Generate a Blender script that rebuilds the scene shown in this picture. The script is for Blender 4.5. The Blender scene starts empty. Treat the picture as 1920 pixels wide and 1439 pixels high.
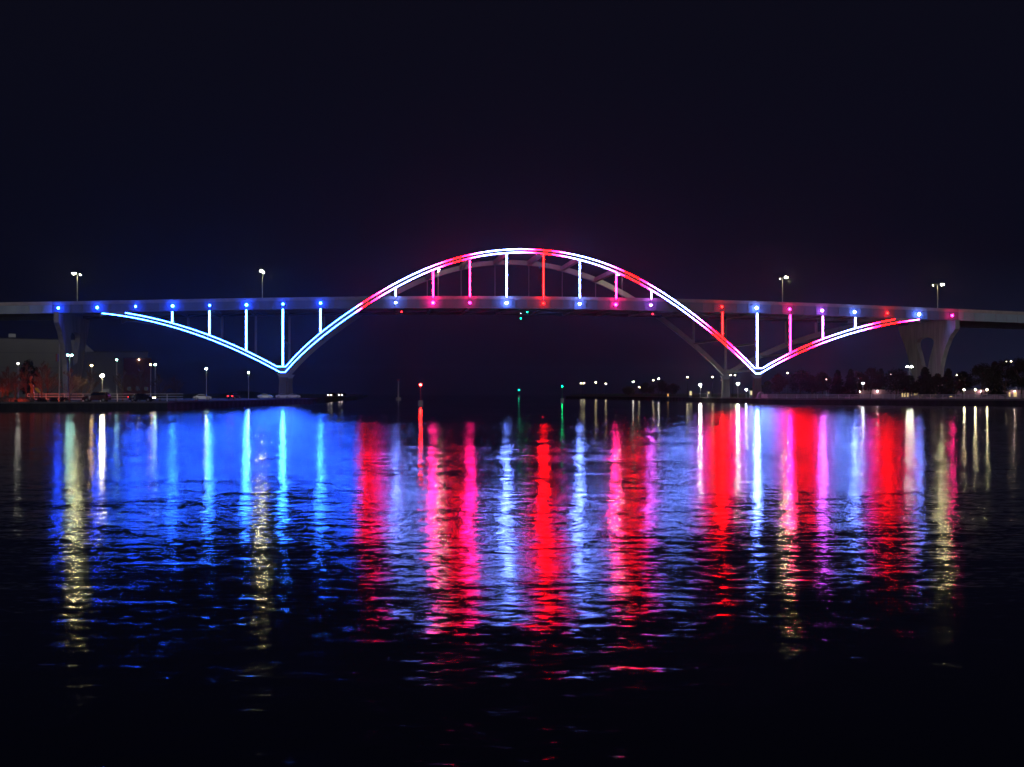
import bpy, bmesh, math, random
import numpy as np
from mathutils import Vector, Matrix
random.seed(7)
R = math.radians
scene = bpy.context.scene
COL = scene.collection

# ------------------------------------------------------------------ camera
F = 2440.0                      # focal length in photo pixels (1920 wide)
HORIZON = 736.0                 # photo row of the horizon
CAMZ = 4.2
PITCH = math.atan((HORIZON - 719.5) / F)
cam_d = bpy.data.cameras.new('camera')
cam = bpy.data.objects.new('camera', cam_d)
COL.objects.link(cam)
cam_d.sensor_width = 36.0
cam_d.lens = 36.0 * F / 1920.0
cam_d.clip_start = 0.5
cam_d.clip_end = 20000
cam.location = (0, 0, CAMZ)
cam.rotation_euler = (math.pi / 2 + PITCH, 0, 0)
scene.camera = cam

# ------------------------------------------------------------------ world, city glow, exposure
world = bpy.data.worlds.new("World")
scene.world = world
world.use_nodes = True
wn, wl = world.node_tree.nodes, world.node_tree.links
wn.clear()
w_out = wn.new('ShaderNodeOutputWorld')
w_bg = wn.new('ShaderNodeBackground')
w_tc = wn.new('ShaderNodeTexCoord')
w_sep = wn.new('ShaderNodeSeparateXYZ')
w_ramp = wn.new('ShaderNodeValToRGB')
w_ramp.color_ramp.elements[0].position = 0.0
w_ramp.color_ramp.elements[0].color = (0.0028, 0.0033, 0.0115, 1)
e = w_ramp.color_ramp.elements[1]
e.position = 0.30
e.color = (0.0033, 0.0033, 0.0082, 1)
e = w_ramp.color_ramp.elements.new(0.08)
e.color = (0.0023, 0.0026, 0.0085, 1)
wl.new(w_tc.outputs['Generated'], w_sep.inputs[0])
wl.new(w_sep.outputs['Z'], w_ramp.inputs['Fac'])
# town glow low in the sky to the right
w_mx = wn.new('ShaderNodeMapRange'); w_mx.inputs['From Min'].default_value = 0.08; w_mx.inputs['From Max'].default_value = 0.36
w_mz = wn.new('ShaderNodeMapRange'); w_mz.inputs['From Min'].default_value = 0.10; w_mz.inputs['From Max'].default_value = 0.0
w_mul = wn.new('ShaderNodeMath'); w_mul.operation = 'MULTIPLY'
w_add = wn.new('ShaderNodeVectorMath'); w_add.operation = 'MULTIPLY_ADD'
w_add.inputs[1].default_value = (0.0060, 0.0075, 0.0190)
wl.new(w_sep.outputs['X'], w_mx.inputs['Value'])
wl.new(w_sep.outputs['Z'], w_mz.inputs['Value'])
wl.new(w_mx.outputs[0], w_mul.inputs[0]); wl.new(w_mz.outputs[0], w_mul.inputs[1])
wl.new(w_mul.outputs[0], w_add.inputs[0])
wl.new(w_ramp.outputs['Color'], w_add.inputs[2])
wl.new(w_add.outputs[0], w_bg.inputs['Color'])
w_bg.inputs['Strength'].default_value = 1.0
wl.new(w_bg.outputs[0], w_out.inputs['Surface'])

sun_d = bpy.data.lights.new('city_glow', 'SUN')
sun_d.energy = 0.27
sun_d.angle = R(40)
sun_d.color = (0.86, 0.86, 1.0)
sun = bpy.data.objects.new('city_glow', sun_d)
COL.objects.link(sun)
sun.rotation_euler = (R(76), 0, R(12))

vs = scene.view_settings
vs.view_transform = 'Standard'
vs.look = 'None'
vs.exposure = 0.0
vs.gamma = 1.0
scene.render.engine = 'CYCLES'
cy = scene.cycles
cy.use_denoising = True
try:
    cy.denoiser = 'OPENIMAGEDENOISE'
    cy.denoising_input_passes = 'RGB_ALBEDO_NORMAL'
except Exception:
    pass
cy.use_light_tree = True
cy.pixel_filter_type = 'BLACKMAN_HARRIS'
cy.filter_width = 1.6
cy.sample_clamp_indirect = 40
cy.max_bounces = 4
cy.diffuse_bounces = 1
cy.glossy_bounces = 2
cy.transmission_bounces = 2
cy.volume_bounces = 0
cy.caustics_reflective = False
cy.caustics_refractive = False

# ------------------------------------------------------------------ photo <-> place
def ray(px, py):
    dx, dz = (px - 960.0) / F, (719.5 - py) / F
    return Vector((dx, math.cos(PITCH) - dz * math.sin(PITCH), math.sin(PITCH) + dz * math.cos(PITCH)))

def at_depth(px, py, Y):
    d = ray(px, py)
    return Vector((0, 0, CAMZ)) + d * (Y / d.y)

def on_level(px, py, z):
    d = ray(px, py)
    return Vector((0, 0, CAMZ)) + d * ((z - CAMZ) / d.z)

TH = math.atan(F / 21120.0)
CT, ST = math.cos(TH), math.sin(TH)
OX, OY = -170.7, 489.5
def bw(u, w, z):                # bridge axes: along, across (away from camera), up
    return Vector((OX + u * CT - w * ST, OY + u * ST + w * CT, z))

def on_bridge(px, py, w=0.0):   # -> (u, z)
    d = ray(px, py)
    # (d.x t - OX)(-ST) + (d.y t - OY) CT = w
    t = (w - OX * ST + OY * CT) / (-d.x * ST + d.y * CT)
    x, y, z = d.x * t, d.y * t, CAMZ + d.z * t
    return ((x - OX) * CT + (y - OY) * ST, z)

def interp(xs, ys, x):
    return float(np.interp(x, xs, ys))

# ------------------------------------------------------------------ materials
def mat(name):
    m = bpy.data.materials.new(name)
    m.use_nodes = True
    return m, m.node_tree.nodes, m.node_tree.links

def surface(name, color, rough=0.6, metal=0.0, vary=0.25, scale=1.0, bump=0.0, streak=False, coat=0.0):
    m, n, l = mat(name)
    b = n['Principled BSDF']
    b.inputs['Roughness'].default_value = rough
    b.inputs['Metallic'].default_value = metal
    if coat:
        b.inputs['Coat Weight'].default_value = coat
    tc = n.new('ShaderNodeTexCoord')
    mp = n.new('ShaderNodeMapping')
    mp.inputs['Scale'].default_value = (scale, scale, scale * (0.15 if streak else 1))
    l.new(tc.outputs['Object'], mp.inputs[0])
    ns = n.new('ShaderNodeTexNoise')
    ns.inputs['Detail'].default_value = 6
    ns.inputs['Scale'].default_value = 1.0
    l.new(mp.outputs[0], ns.inputs['Vector'])
    rp = n.new('ShaderNodeMapRange')
    rp.inputs['From Min'].default_value = 0.3
    rp.inputs['From Max'].default_value = 0.7
    rp.inputs['To Min'].default_value = 1 - vary
    rp.inputs['To Max'].default_value = 1 + vary
    l.new(ns.outputs['Fac'], rp.inputs['Value'])
    mx = n.new('ShaderNodeVectorMath')
    mx.operation = 'SCALE'
    mx.inputs[0].default_value = color
    l.new(rp.outputs[0], mx.inputs['Scale'])
    l.new(mx.outputs[0], b.inputs['Base Color'])
    if bump:
        bp = n.new('ShaderNodeBump')
        bp.inputs['Strength'].default_value = 1.0
        bp.inputs['Distance'].default_value = bump
        l.new(ns.outputs['Fac'], bp.inputs['Height'])
        l.new(bp.outputs[0], b.inputs['Normal'])
    return m

_em = {}
def glow(name, color, strength, sampled=True):
    k = (name,)
    if k in _em:
        return _em[k]
    m, n, l = mat(name)
    n.clear()
    o = n.new('ShaderNodeOutputMaterial')
    e = n.new('ShaderNodeEmission')
    e.inputs['Color'].default_value = (*color, 1)
    e.inputs['Strength'].default_value = strength
    l.new(e.outputs[0], o.inputs['Surface'])
    m.cycles.emission_sampling = 'AUTO' if sampled else 'NONE'
    _em[k] = m
    return m

M = {}
M['steel'] = surface('painted_steel', (0.36, 0.38, 0.44), 0.5, 0, 0.12, 0.25, streak=True)
M['rib'] = surface('rib_paint', (0.34, 0.32, 0.33), 0.5, 0, 0.15, 0.3, streak=True)
M['fascia'] = surface('fascia_paint', (0.10, 0.125, 0.18), 0.5, 0, 0.14, 0.2, streak=True)
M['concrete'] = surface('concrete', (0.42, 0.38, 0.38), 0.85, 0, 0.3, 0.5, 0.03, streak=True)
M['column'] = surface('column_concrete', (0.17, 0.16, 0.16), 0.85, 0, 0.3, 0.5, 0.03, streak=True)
M['approach'] = surface('approach_girder_lit_paint', (0.42, 0.50, 0.56), 0.5, 0, 0.14, 0.2, streak=True)  # approach girders: lamp light from below put into the paler colour
M['approach_parapet'] = surface('approach_parapet_lit_concrete', (0.55, 0.47, 0.42), 0.85, 0, 0.15, 0.4)  # approach concrete, its lighter tan carrying the lamp light on it
M['parapet'] = surface('parapet_concrete', (0.26, 0.24, 0.23), 0.85, 0, 0.15, 0.4)
M['asphalt'] = surface('asphalt', (0.05, 0.05, 0.052), 0.9, 0, 0.2, 1.0)
M['grass'] = surface('grass', (0.035, 0.055, 0.02), 0.95, 0, 0.4, 0.6, 0.05)
M['paving'] = surface('paving', (0.16, 0.15, 0.15), 0.9, 0, 0.2, 0.8)
M['pile'] = surface('sheet_pile', (0.035, 0.033, 0.034), 0.8, 0.2, 0.3, 0.7, streak=True)
M['galv'] = surface('galvanised_steel', (0.4, 0.42, 0.42), 0.45, 0.5, 0.1, 2)
M['darkmetal'] = surface('dark_metal', (0.03, 0.03, 0.032), 0.5, 0.4, 0.1, 2)
M['railpaint'] = surface('rail_paint', (0.80, 0.80, 0.80), 0.5, 0.0, 0.1, 2)
M['bark'] = surface('bark', (0.10, 0.07, 0.055), 0.95, 0, 0.3, 4)
M['twig'] = surface('twig', (0.16, 0.10, 0.075), 0.95, 0, 0.3, 4)
M['drygold'] = surface('dry_leaf', (0.22, 0.15, 0.07), 0.9, 0, 0.4, 1.5)
M['leaf'] = surface('dark_leaf', (0.016, 0.020, 0.013), 0.9, 0, 0.5, 0.8)
M['leafred'] = surface('autumn_leaf', (0.045, 0.020, 0.016), 0.9, 0, 0.5, 0.8)
M['leafgreen'] = surface('green_leaf', (0.10, 0.13, 0.045), 0.9, 0, 0.5, 0.8)
M['needle'] = surface('needle', (0.010, 0.014, 0.011), 0.9, 0, 0.5, 0.8)
M['cladding'] = surface('pale_cladding', (0.30, 0.295, 0.29), 0.7, 0, 0.1, 0.1, streak=True)
M['cladding_dark'] = surface('grey_cladding', (0.20, 0.20, 0.23), 0.7, 0, 0.15, 0.1, streak=True)
M['brick'] = surface('dark_red_brick', (0.11, 0.035, 0.04), 0.85, 0, 0.2, 0.5)
M['roof'] = surface('roof_membrane', (0.12, 0.12, 0.13), 0.9, 0, 0.2, 0.3)
M['mauve'] = surface('mauve_render', (0.40, 0.24, 0.31), 0.85, 0, 0.15, 0.3)
M['glass'] = surface('dark_glass', (0.01, 0.012, 0.016), 0.08, 0, 0.1, 1)
M['tyre'] = surface('tyre_rubber', (0.015, 0.015, 0.015), 0.9, 0, 0.1, 3)
M['rim'] = surface('wheel_rim', (0.35, 0.35, 0.36), 0.35, 0.8, 0.1, 3)
M['carred'] = surface('dark_red_car_paint', (0.11, 0.03, 0.03), 0.25, 0.2, 0.04, 1, coat=0.8)
M['carblack'] = surface('black_car_paint', (0.02, 0.02, 0.024), 0.2, 0.2, 0.04, 1, coat=0.9)
M['carsilver'] = surface('silver_car_paint', (0.35, 0.36, 0.38), 0.25, 0.6, 0.04, 1, coat=0.8)
M['carwhite'] = surface('white_car_paint', (0.6, 0.6, 0.6), 0.25, 0.0, 0.04, 1, coat=0.8)
M['orange'] = surface('orange_paint', (0.80, 0.16, 0.03), 0.45, 0, 0.08, 2)
M['yellow'] = surface('yellow_paint', (0.60, 0.50, 0.05), 0.45, 0, 0.08, 2)
M['rock'] = surface('boulder', (0.14, 0.10, 0.09), 0.95, 0, 0.35, 1.2, 0.05)
M['bannerred'] = surface('banner_red', (0.35, 0.12, 0.10), 0.7, 0, 0.1, 2)
M['bannerblue'] = surface('banner_blue', (0.10, 0.12, 0.55), 0.7, 0, 0.1, 2)
M['buoygreen'] = surface('beacon_green_paint', (0.03, 0.2, 0.08), 0.6, 0, 0.1, 1)
M['buoyred'] = surface('beacon_red_paint', (0.3, 0.03, 0.03), 0.6, 0, 0.1, 1)

# LED colours
CB = (0.012, 0.080, 0.85)
CW = (0.085, 0.15, 0.62)
CR = (0.62, 0.0008, 0.0006)
CP = (0.26, 0.045, 0.42)
CM = (0.62, 0.003, 0.11)
CC = (0.10, 0.55, 1.0)
STRIP = 125.0
HANG = 150.0
NODE = 200.0
LED = {'blue': CB, 'white': CW, 'red': CR, 'purple': CP, 'magenta': CM}
LEDNAME = {'blue': 'blue', 'white': 'cool white', 'red': 'red', 'purple': 'violet', 'magenta': 'magenta'}
for k, c in LED.items():
    glow('hanger_led_' + k, c if k != 'blue' else (0.03, 0.20, 1.0), HANG * (1 if k == 'blue' else 1.6))
    glow('node_led_' + k, c if k != 'blue' else (0.01, 0.07, 1.1), NODE * (1 if k == 'blue' else 1.5))

def strip_material():
    m, n, l = mat('arch_led')
    n.clear()
    o = n.new('ShaderNodeOutputMaterial')
    e = n.new('ShaderNodeEmission')
    a = n.new('ShaderNodeAttribute')
    a.attribute_name = 'led_colour'
    l.new(a.outputs['Color'], e.inputs['Color'])
    e.inputs['Strength'].default_value = STRIP
    l.new(e.outputs[0], o.inputs['Surface'])
    return m
M['arch_led'] = strip_material()

# ------------------------------------------------------------------ mesh helpers
class MB:
    def __init__(self):
        self.v, self.f, self.c = [], [], []
    def quad_box(self, p8):
        b = len(self.v)
        self.v += [tuple(p) for p in p8]
        for q in ((0, 3, 2, 1), (4, 5, 6, 7), (0, 1, 5, 4), (1, 2, 6, 5), (2, 3, 7, 6), (3, 0, 4, 7)):
            self.f.append(tuple(b + i for i in q))
    def box(self, lo, hi, xf=None):
        (a, b, c), (d, e, f) = lo, hi
        p = [Vector(q) for q in ((a, b, c), (d, b, c), (d, e, c), (a, e, c), (a, b, f), (d, b, f), (d, e, f), (a, e, f))]
        if xf:
            p = [xf(q) for q in p]
        self.quad_box(p)
    def beam(self, p, q, wid, hei, up=Vector((0, 0, 1))):
        p, q = Vector(p), Vector(q)
        d = (q - p).normalized()
        s = d.cross(up)
        if s.length < 1e-4:
            s = d.cross(Vector((0, 1, 0)))
        s.normalize()
        t = s.cross(d).normalized()
        s = s * wid / 2
        t = t * hei / 2
        self.quad_box([p - s - t, p + s - t, q + s - t, q - s - t, p - s + t, p + s + t, q + s + t, q - s + t])
    def tube(self, pts, rads, n=6, cap=True):
        pts = [Vector(p) for p in pts]
        if not hasattr(rads, '__len__'):
            rads = [rads] * len(pts)
        b0 = len(self.v)
        for i, p in enumerate(pts):
            d = (pts[min(i + 1, len(pts) - 1)] - pts[max(i - 1, 0)])
            d.normalize()
            a = d.cross(Vector((0, 1, 0)) if abs(d.y) < 0.9 else Vector((1, 0, 0))).normalized()
            b = d.cross(a)
            for k in range(n):
                t = 2 * math.pi * k / n
                self.v.append(tuple(p + (a * math.cos(t) + b * math.sin(t)) * rads[i]))
        for i in range(len(pts) - 1):
            for k in range(n):
                k2 = (k + 1) % n
                self.f.append((b0 + i * n + k, b0 + i * n + k2, b0 + (i + 1) * n + k2, b0 + (i + 1) * n + k))
        if cap:
            self.f.append(tuple(b0 + k for k in range(n)))
            self.f.append(tuple(b0 + (len(pts) - 1) * n + k for k in reversed(range(n))))
    def prism(self, outline, f0, f1):
        """outline: list of 2-D points; f0, f1 map (a, b) to 3-D on either face"""
        b = len(self.v)
        n = len(outline)
        self.v += [tuple(f0(*p)) for p in outline] + [tuple(f1(*p)) for p in outline]
        self.f.append(tuple(b + i for i in range(n)))
        self.f.append(tuple(b + n + i for i in reversed(range(n))))
        for i in range(n):
            j = (i + 1) % n
            self.f.append((b + i, b + n + i, b + n + j, b + j))
    def ball(self, c, r, n=8, m=5, sx=1, sy=1, sz=1):
        b = len(self.v)
        c = Vector(c)
        self.v.append(tuple(c + Vector((0, 0, r * sz))))
        for i in range(1, m):
            a = math.pi * i / m
            for k in range(n):
                t = 2 * math.pi * k / n
                self.v.append(tuple(c + Vector((r * sx * math.sin(a) * math.cos(t), r * sy * math.sin(a) * math.sin(t), r * sz * math.cos(a)))))
        self.v.append(tuple(c - Vector((0, 0, r * sz))))
        last = len(self.v) - 1
        for k in range(n):
            k2 = (k + 1) % n
            self.f.append((b, b + 1 + k, b + 1 + k2))
            for i in range(m - 2):
                self.f.append((b + 1 + i * n + k, b + 1 + (i + 1) * n + k, b + 1 + (i + 1) * n + k2, b + 1 + i * n + k2))
            self.f.append((last, b + 1 + (m - 2) * n + k2, b + 1 + (m - 2) * n + k))
    def build(self, name, material, parent=None, loc=None, smooth=False):
        me = bpy.data.meshes.new(name)
        v = self.v
        if loc is not None:
            L = Vector(loc)
            v = [tuple(Vector(p) - L) for p in v]
        me.from_pydata(v, [], self.f)
        me.validate()
        bm = bmesh.new()
        bm.from_mesh(me)
        bmesh.ops.recalc_face_normals(bm, faces=bm.faces)
        bm.to_mesh(me)
        bm.free()
        if smooth:
            for p in me.polygons:
                p.use_smooth = True
        me.materials.append(material)
        o = bpy.data.objects.new(name, me)
        COL.objects.link(o)
        if loc is not None:
            o.location = loc
        if parent is not None:
            o.parent = parent
        return o

def tag(o, label=None, cat=None, group=None, kind=None):
    if label: o['label'] = label
    if cat: o['category'] = cat
    if group: o['group'] = group
    if kind: o['kind'] = kind
    return o

def empty(name, loc=(0, 0, 0), rz=0.0, label=None, cat=None, group=None):
    o = bpy.data.objects.new(name, None)
    COL.objects.link(o)
    o.location = loc
    o.rotation_euler = (0, 0, rz)
    tag(o, label, cat, group)
    return o

def children_of(o):
    return [c for c in bpy.data.objects if c.parent == o]

def copy_tree(o, parent=None):
    c = o.copy()
    COL.objects.link(c)
    if parent is not None:
        c.parent = parent
    for ch in children_of(o):
        copy_tree(ch, c)
    return c

# ================================================================== SETTING
LAND = 1.9
# water
WAVES = [(0.11, .4, .026, 61.0, .05), (0.34, .4, .026, 83.0, -.06), (1.3, .42, .042, 3.0, .10), (3.8, .45, .074, 11.0, .25), (9.5, .5, .074, 29.0, -.1)]
def water():
    m, n, l = mat('harbour_water')
    n.clear()
    o = n.new('ShaderNodeOutputMaterial')
    gl = n.new('ShaderNodeBsdfGlossy')
    gl.distribution = 'BECKMANN'
    gl.inputs['Roughness'].default_value = 0.13
    gl.inputs['Color'].default_value = (1, 1, 1, 1)
    df = n.new('ShaderNodeBsdfDiffuse')
    df.inputs['Color'].default_value = (0.004, 0.008, 0.028, 1)
    fr = n.new('ShaderNodeFresnel')
    fr.inputs['IOR'].default_value = 1.33
    mix = n.new('ShaderNodeMixShader')
    l.new(fr.outputs[0], mix.inputs[0])
    l.new(df.outputs[0], mix.inputs[1])
    l.new(gl.outputs[0], mix.inputs[2])
    l.new(mix.outputs[0], o.inputs['Surface'])
    tc = n.new('ShaderNodeTexCoord')
    def vm(op, a, b=None, sc=None):
        k = n.new('ShaderNodeVectorMath')
        k.operation = op
        for i, x in enumerate((a, b)):
            if x is None:
                continue
            if isinstance(x, tuple):
                k.inputs[i].default_value = x
            else:
                l.new(x, k.inputs[i])
        if sc is not None:
            if isinstance(sc, (int, float)):
                k.inputs['Scale'].default_value = sc
            else:
                l.new(sc, k.inputs['Scale'])
        return k.outputs[0]
    def noise(scale, sx=1.0, detail=0.0, off=0.0, out='Color', rot=0.15):
        mp = n.new('ShaderNodeMapping')
        mp.inputs['Scale'].default_value = (scale * sx, scale, scale)
        mp.inputs['Location'].default_value = (off, off * 1.7, off * .3)
        mp.inputs['Rotation'].default_value = (0, 0, rot)
        l.new(tc.outputs['Object'], mp.inputs[0])
        t = n.new('ShaderNodeTexNoise')
        t.inputs['Scale'].default_value = 1.0
        t.inputs['Detail'].default_value = detail
        l.new(mp.outputs[0], t.inputs['Vector'])
        return t.outputs[out]
    # wave slopes, one vector field per wavelength (about 2.5 m, 0.7 m, 0.25 m, 0.1 m)
    tot = None
    for sc, sx, amp, off, rot in WAVES:
        v = vm('SCALE', vm('SUBTRACT', noise(sc, sx, 0.0, off, 'Color', rot), (.5, .5, .5)), sc=amp)
        tot = v if tot is None else vm('ADD', tot, v)
    patch = noise(0.03, 0.16, 4.0, 5.0, 'Fac', 0.0)
    mr = n.new('ShaderNodeMapRange')
    mr.inputs['From Min'].default_value = 0.40
    mr.inputs['From Max'].default_value = 0.60
    mr.inputs['To Min'].default_value = 0.75
    mr.inputs['To Max'].default_value = 1.18
    l.new(patch, mr.inputs['Value'])
    fine = noise(0.30, 0.30, 2.0, 17.0, 'Fac', 0.05)
    mr2 = n.new('ShaderNodeMapRange')
    mr2.inputs['From Min'].default_value = 0.35
    mr2.inputs['From Max'].default_value = 0.65
    mr2.inputs['To Min'].default_value = 0.82
    mr2.inputs['To Max'].default_value = 1.15
    l.new(fine, mr2.inputs['Value'])
    tot = vm('SCALE', tot, sc=mr.outputs[0])
    tot = vm('SCALE', tot, sc=mr2.outputs[0])
    tot = vm('MULTIPLY', tot, (0.8, 1.0, 0.0))
    nrm = vm('NORMALIZE', vm('ADD', tot, (0, 0, 1)))
    l.new(nrm, gl.inputs['Normal'])
    mb = MB()
    mb.v = [(-2500, -60, 0), (2500, -60, 0), (2500, 4200, 0), (-2500, 4200, 0)]
    mb.f = [(0, 1, 2, 3)]
    w = mb.build('water', m)
    tag(w, 'dark rippled harbour water reflecting the coloured bridge lights', kind='structure')
water()

def land(name, pts, z0, z1, m, label):
    mb = MB()
    mb.prism([(p.x, p.y) for p in pts], lambda x, y: (x, y, z1), lambda x, y: (x, y, z0))
    o = mb.build(name, m)
    tag(o, label, kind='structure')
    return o

def W(px, py):
    return on_level(px, py, 0.0)
left_shore = [W(-260, 775), W(0, 770), W(110, 770), W(310, 768.5), W(400, 764), W(480, 760), W(540, 757.5), W(592, 756)]
right_shore = [W(1062, 748), W(1180, 749.5), W(1290, 752), W(1345, 755), W(1425, 756), W(1440, 757.5), W(1680, 759.5), W(1920, 761.5), W(2200, 763.5)]
lp = left_shore + [at_depth(630, 740, 640), at_depth(668, 740, 760), at_depth(690, 740, 1300), at_depth(560, 740, 2400), Vector((-1900, 2400, 0)), Vector((-1900, 280, 0))]
rp = right_shore + [Vector((1900, 380, 0)), Vector((1900, 2400, 0)), at_depth(1130, 740, 2400), at_depth(1075, 740, 1300)]
rp = list(reversed(rp))
land('left_bank_ground', lp, -2, LAND, M['grass'], 'dark grassy ground of the left bank')
land('right_bank_ground', rp, -2, LAND, M['grass'], 'dark grassy ground of the park on the right bank')

def quay(shore, name, label):
    """sheet-pile wall with a real corrugation and a concrete coping, along the shore"""
    wall, cap = MB(), MB()
    pts = []
    for a, b in zip(shore[:-1], shore[1:]):
        a, b = Vector((a.x, a.y)), Vector((b.x, b.y))
        L = (b - a).length
        d = (b - a) / L
        nrm = Vector((d.y, -d.x))
        n = max(1, int(L / 1.5))
        for i in range(n):
            s = a + d * (L * i / n)
            e = 0.45 if len(pts) % 4 in (0, 1) else 0.15
            pts.append(s + nrm * e)
    pts.append(Vector((shore[-1].x, shore[-1].y)) + nrm * .3)
    b0 = 0
    for p in pts:
        wall.v += [(p.x, p.y, -1.5), (p.x, p.y, LAND - 0.30)]
    for i in range(len(pts) - 1):
        wall.f.append((2 * i, 2 * i + 2, 2 * i + 3, 2 * i + 1))
    root = empty(name, (0, 0, 0), 0, label, 'quay wall')
    wall.build('sheet_piling', M['pile'], root)
    for a, b in zip(shore[:-1], shore[1:]):
        cap.beam(Vector((a.x, a.y, LAND - 0.1)), Vector((b.x, b.y, LAND - 0.1)), 1.4, 0.42)
    cap.build('coping', M['paving'], root)
quay(left_shore, 'quay_wall', 'dark sheet-pile quay wall along the left bank')
quay(right_shore, 'quay_wall', 'dark sheet-pile quay wall below the white railing on the right bank')

def strip_ground(name, px_list, half, m, z, label):
    """ribbon laid on the land along ground points"""
    mb = MB()
    pts = [Vector(p) for p in px_list]
    n = len(pts)
    for i, p in enumerate(pts):
        d = (pts[min(i + 1, n - 1)] - pts[max(i - 1, 0)])
        d.z = 0
        d.normalize()
        s = Vector((-d.y, d.x, 0)) * half
        mb.v += [(p.x - s.x, p.y - s.y, z), (p.x + s.x, p.y + s.y, z)]
    for i in range(n - 1):
        mb.f.append((2 * i, 2 * i + 2, 2 * i + 3, 2 * i + 1))
    o = mb.build(name, m)
    tag(o, label, kind='structure')
    return o
lroad = [Vector((p.x, p.y + 27, 0)) for p in left_shore[:-2]] + [at_depth(560, 740, 600), at_depth(620, 740, 900)]
strip_ground('shore_road', lroad, 5.0, M['asphalt'], LAND + 0.012, 'shore road behind the left quay')
strip_ground('left_promenade', [Vector((p.x, p.y + 6, 0)) for p in left_shore], 2.6, M['paving'], LAND + 0.008, 'paved promenade on the left quay')
strip_ground('right_promenade', [Vector((p.x, p.y + 6, 0)) for p in right_shore[4:]], 2.6, M['paving'], LAND + 0.008, 'paved promenade on the right quay')

# ================================================================== BRIDGE
BR = empty('arch_bridge', bw(180, 22, 0), 0, 'long steel tied-arch bridge outlined in blue, white and red lights over the harbour', 'bridge')
def bpart(mb, name, m, parent=None, label=None):
    if parent is None:
        o = mb.build(name, m)
        o.parent = BR
        o.matrix_parent_inverse = Matrix.Translation(-BR.location)
    else:
        o = mb.build(name, m, parent)
    if label: o['label'] = label
    return o

# deck profile from the photograph (rows of parapet top, fascia bottom)
deck_px = [(-200, 569, 591), (0, 566.5, 588.5), (170, 564.5, 586.5), (330, 562, 584), (520, 559, 581), (700, 556.5, 579), (800, 555, 578), (990, 555.5, 579),
           (1180, 558, 581.5), (1300, 561.5, 585), (1450, 566.8, 589.5), (1560, 570.5, 593), (1700, 575.5, 598), (1800, 579.5, 601.5), (1920, 584.8, 605.5), (2150, 594, 613)]
_du, _dt, _db = [], [], []
for px, a, b in deck_px:
    u, zt = on_bridge(px, a, 1.2)
    _, zb = on_bridge(px, b, 1.2)
    _du.append(u); _dt.append(zt); _db.append(zb)
_pt = np.polyfit(_du, _dt, 5)
_pb = np.polyfit(_du, _db, 5)
ztop = lambda u: float(np.polyval(_pt, u))
zbot = lambda u: float(np.polyval(_pb, u))
U0, U1 = _du[0], _du[-1]
DW0, DW1 = 1.2, 43.8
us = list(np.linspace(U0, U1, 121))
def sweep(mb, us, cross):
    """cross(u) -> list of (w, z)"""
    b = len(mb.v)
    k = None
    for u in us:
        c = cross(u)
        k = len(c)
        mb.v += [tuple(bw(u, w, z)) for w, z in c]
    for i in range(len(us) - 1):
        for j in range(k):
            j2 = (j + 1) % k
            mb.f.append((b + i * k + j, b + (i + 1) * k + j, b + (i + 1) * k + j2, b + i * k + j2))
    mb.f.append(tuple(b + j for j in range(k)))
    mb.f.append(tuple(b + (len(us) - 1) * k + j for j in reversed(range(k))))

slab = MB(); sweep(slab, us, lambda u: [(DW0 + .4, ztop(u) - 1.9), (DW1 - .4, ztop(u) - 1.9), (DW1 - .4, ztop(u) - 1.15), (DW0 + .4, ztop(u) - 1.15)])
deck = bpart(slab, 'deck', M['asphalt'])
UA, UB = on_bridge(96, 577, 0)[0], on_bridge(1800, 590, 0)[0]
SPANS = [([u for u in us if u < UA - .5] + [UA], 'approach'), ([UA + .004] + [u for u in us if UA + .5 < u < UB - .5] + [UB], 'main'), ([UB + .004] + [u for u in us if u > UB + .5], 'approach')]
for w0, w1, part_us, sp_ in [(a_, b_, c_, d_) for a_, b_ in ((DW0, DW0 + .45), (DW1 - .45, DW1)) for c_, d_ in SPANS]:
    p_ = MB(); sweep(p_, part_us, lambda u: [(w0, ztop(u) - 1.25), (w1, ztop(u) - 1.25), (w1 - .1, ztop(u)), (w0, ztop(u))])
    bpart(p_, 'parapet', M['parapet' if sp_ == 'main' else 'approach_parapet'])
    s = -1 if w0 < 10 else 1
    # plate girder: web, flanges, stiffeners
    g = MB()
    sweep(g, part_us, lambda u: [(w0 + .15, zbot(u) + .12), (w0 + .3, zbot(u) + .12), (w0 + .3, ztop(u) - 1.27), (w0 + .15, ztop(u) - 1.27)])
    sweep(g, part_us, lambda u: [(w0 - .1, zbot(u)), (w0 + .6, zbot(u)), (w0 + .6, zbot(u) + .12), (w0 - .1, zbot(u) + .12)])
    for u in np.arange(part_us[0] + 2, part_us[-1] - 1, 4.7):
        xx = w0 + .08
        g.box((u - .05, xx - .12, zbot(u) + .14), (u + .05, xx + .06, ztop(u) - 1.35), lambda q: bw(q.x, q.y, q.z))
    bpart(g, 'edge_girder', M['fascia' if sp_ == 'main' else 'approach'])
# stringers and inner girders under the slab
for w in (8.5, 15.5, 22.5, 29.5, 36.5):
    g = MB()
    sweep(g, us, lambda u: [(w - .12, zbot(u) + 1.0), (w + .12, zbot(u) + 1.0), (w + .12, ztop(u) - 1.92), (w - .12, ztop(u) - 1.92)])
    sweep(g, us, lambda u: [(w - .4, zbot(u) + .85), (w + .4, zbot(u) + .85), (w + .4, zbot(u) + .97), (w - .4, zbot(u) + .97)])
    bpart(g, 'stringer', M['steel'])

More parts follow.
